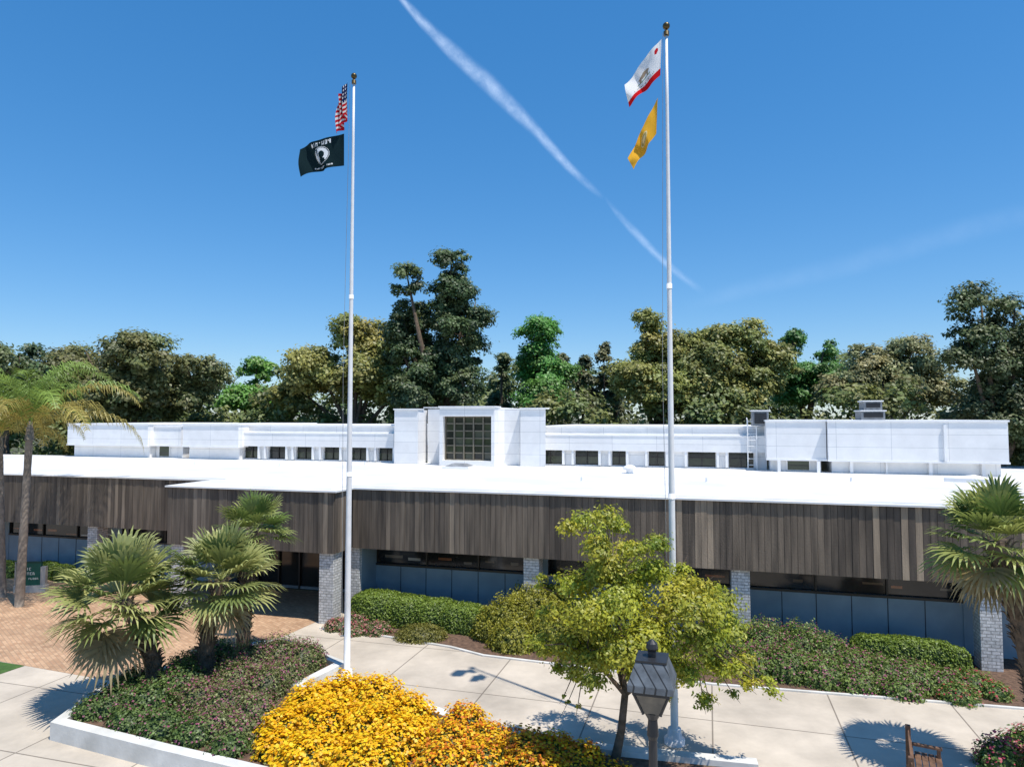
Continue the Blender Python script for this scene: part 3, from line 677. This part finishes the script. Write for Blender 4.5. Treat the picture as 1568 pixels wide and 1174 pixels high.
# ---------- street lamp
Yl=9.0;lx=D(999,1060,Yl)[0];zt=lambda py:D(999,py,Yl)[2]
rl=empty('street_lamp',(lx,Yl,0));mb=MB()
def sq(r,a=math.radians(28),n=4): return [(lx+r*math.cos(a+2*math.pi*i/n),Yl+r*math.sin(a+2*math.pi*i/n)) for i in range(n)]
zg0,zg1,ze,zr,zf=zt(1088),zt(1056),zt(1040),zt(1008),zt(978)
mb.tube([(lx,Yl,0),(lx,Yl,.5),(lx,Yl,.55),(lx,Yl,zg0-.35),(lx,Yl,zg0-.3),(lx,Yl,zg0-.1)],[.13,.12,.07,.055,.075,.06],14,0)
mb.tube([(lx,Yl,zg0-.1),(lx,Yl,zg0)],[.06,.12],12,0)
mb.prism(sq(.15),zg0,zg1,1,poly2=sq(.29));
for i in range(4):
    a=sq(.155)[i];b=sq(.30)[i];mb.tube([(a[0],a[1],zg0),(b[0],b[1],zg1)],[.018,.018],6,0)
mb.prism(sq(.33),zg1+.001,zg1+.05,0);mb.prism(sq(.40),zg1+.051,ze,2,poly2=sq(.41));mb.prism(sq(.41),ze+.001,zr,2,poly2=sq(.27))
mb.prism(sq(.28),zr+.001,zr+.03,0);mb.prism(sq(.07),zr+.031,zr+.1,0)
mb.tube([(lx,Yl,zr+.1),(lx,Yl,zr+.14),(lx,Yl,zr+.2),(lx,Yl,zf)],[.05,.08,.07,.015],12,0)
M_shing=brickmat('lamp_roof_metal',(.15,.17,.19),(.11,.125,.14),(.03,.035,.04),.09,2,.008,vertical=True,bump=.8,rough=.55,noise_amt=.5,nscale=6)
M_lglass=sim('frosted_lamp_glass',(.17,.15,.12),(.09,.085,.075),5,.15)
mb.obj('lantern_and_post',[M_dark,M_lglass,M_shing],rl,bevel=.004)

# ---------- bench
bx,by=G(1425,1210,.1);rb=empty('park_bench',(bx,by,0),math.radians(62));mb=MB()
for i in range(4): mb.box(-.9,.9,-.25+i*.125,-.14+i*.125,.42,.46)
for i in range(4): mb.box(-.9,.9,.27+i*.02,.30+i*.02,.52+i*.11,.61+i*.11)
for x in(-.82,.75):
    mb.box(x,x+.08,-.25,.32,.36,.419);mb.box(x,x+.08,-.25,-.17,0,.36);mb.box(x,x+.09,.30,.40,0,1.02);mb.box(x-.005,x+.085,-.27,.30,.62,.67);mb.box(x+.002,x+.076,-.24,-.17,.461,.619)
mb.obj('bench_frame',[M_wood],rb,bevel=.006,world=False)

# ---------- sign
sx,sy=G(44,906);rs=empty('entrance_sign',(sx,sy,0),math.radians(8));mb=MB()
mb.box(-.55,.75,-.15,.15,0,.3,2,(.5,.48,.44));mb.box(-.5,.5,-.06,.06,.301,1.25,2,(.01,.09,.06));mb.box(-.55,-.501,-.08,.08,.301,1.33,2,(.35,.33,.3));mb.box(.501,.7,-.1,.1,.301,1.1,2,(.4,.39,.36))
mb.box(-.5,.5,-.07,.07,1.251,1.31,2,(.01,.06,.04))
for t,z,h,u0,u1 in(('CIUIC',.95,.12,-.4,.1),('CENTER',.75,.12,-.4,.25),('WEST FLOOR',.55,.08,-.4,.4)):
    cw=(u1-u0)/(len(t)*4-1)
    for i,ch in enumerate(t):
        g=FONT[ch]
        for r in range(5):
            for q in range(3):
                if g[r][q]=='1':
                    x=u0+(i*4+q)*cw;z_=z+h*(4-r)/5;mb.box(x,x+cw,-.066,-.061,z_,z_+h/5,2,(.7,.7,.6))
mb.obj('sign_board',[M_grey,M_dark,M_attr],rs,world=False)

# ---------- contrails (ribbons of ice cloud at 3 km)
def contrail(name,pts,amt,zalt=3000,ns=3.0):
    me=bpy.data.meshes.new(name);V=[];Fs=[];uv=[]
    L=0
    for i,(px,py,wp) in enumerate(pts):
        a=pts[max(0,i-1)];b=pts[min(len(pts)-1,i+1)];d=np.array([b[0]-a[0],b[1]-a[1]],float);d/=np.linalg.norm(d);n=np.array([-d[1],d[0]])
        for s in(-1,1):
            q=G(px+n[0]*wp*s,py+n[1]*wp*s,zalt);V.append((q[0],q[1],zalt))
        if i:L+=math.hypot(px-pts[i-1][0],py-pts[i-1][1])
        uv.append(L/40.0)
    for i in range(len(pts)-1):Fs.append((2*i,2*i+1,2*i+3,2*i+2))
    me.from_pydata(V,[],Fs);ul=me.uv_layers.new(name='UVMap')
    for f in me.polygons:
        for li in f.loop_indices:
            vi=me.loops[li].vertex_index;ul.data[li].uv=(uv[vi//2],float(vi%2))
    m=bpy.data.materials.new(name+'_ice');m.use_nodes=True;t=m.node_tree;N=t.nodes;Lk=t.links;N.remove(N['Principled BSDF'])
    tu=N.new('ShaderNodeTexCoord');sx=N.new('ShaderNodeSeparateXYZ');Lk.new(tu.outputs['UV'],sx.inputs[0])
    def mth(op,a,b=None,c=None):
        k=N.new('ShaderNodeMath');k.operation=op;k.use_clamp=(op=='MULTIPLY')
        for i,x in enumerate((a,b,c)):
            if x is None:continue
            if isinstance(x,(int,float)):k.inputs[i].default_value=x
            else:Lk.new(x,k.inputs[i])
        return k.outputs[0]
    y=sx.outputs[1];x=sx.outputs[0]
    q=N.new('ShaderNodeMath');q.operation='MULTIPLY';Lk.new(y,q.inputs[0]);Lk.new(mth('SUBTRACT',1.0,y),q.inputs[1])
    prof=mth('MULTIPLY',q.outputs[0],4.0);prof=mth('POWER',prof,2.2)
    no=N.new('ShaderNodeTexNoise');no.inputs['Scale'].default_value=ns;no.inputs['Detail'].default_value=6;no.inputs['Roughness'].default_value=.6
    mp=N.new('ShaderNodeMapping');mp.inputs['Scale'].default_value=(.5,.5,1);Lk.new(tu.outputs['UV'],mp.inputs[0]);Lk.new(mp.outputs[0],no.inputs['Vector'])
    mr=N.new('ShaderNodeMapRange');mr.inputs[1].default_value=.3;mr.inputs[2].default_value=.7;Lk.new(no.outputs['Fac'],mr.inputs[0])
    fa_=mth('MULTIPLY',prof,mth('ADD',mth('MULTIPLY',mr.outputs[0],.7),.3))
    e=uv[-1];ends=mth('MULTIPLY',mth('MINIMUM',mth('MULTIPLY',x,.5),mth('MULTIPLY',mth('SUBTRACT',e,x),.5)),1.0)
    fa_=mth('MULTIPLY',mth('MULTIPLY',fa_,ends),amt)
    tr=N.new('ShaderNodeBsdfTransparent');tl=N.new('ShaderNodeBsdfTranslucent');tl.inputs[0].default_value=(.6,.68,.75,1)
    mx=N.new('ShaderNodeMixShader');Lk.new(fa_,mx.inputs[0]);Lk.new(tr.outputs[0],mx.inputs[1]);Lk.new(tl.outputs[0],mx.inputs[2]);Lk.new(mx.outputs[0],N['Material Output'].inputs['Surface'])
    me.materials.append(m);o=bpy.data.objects.new(name,me);scene.collection.objects.link(o)
contrail('contrail',[(540,-110,6),(612,-5,7),(655,42,11),(700,85,15),(745,125,17),(785,165,15),(825,205,11),(870,255,9),(900,283,8),(925,305,6)],.44)
contrail('contrail',[(925,300,4),(950,332,7),(975,358,9),(1000,385,8),(1030,412,8),(1080,450,8)],.32)
contrail('cirrus_streak',[(1040,470,14),(1150,440,20),(1300,405,24),(1450,360,26),(1600,320,26),(1700,290,24)],.06,ns=1.5)
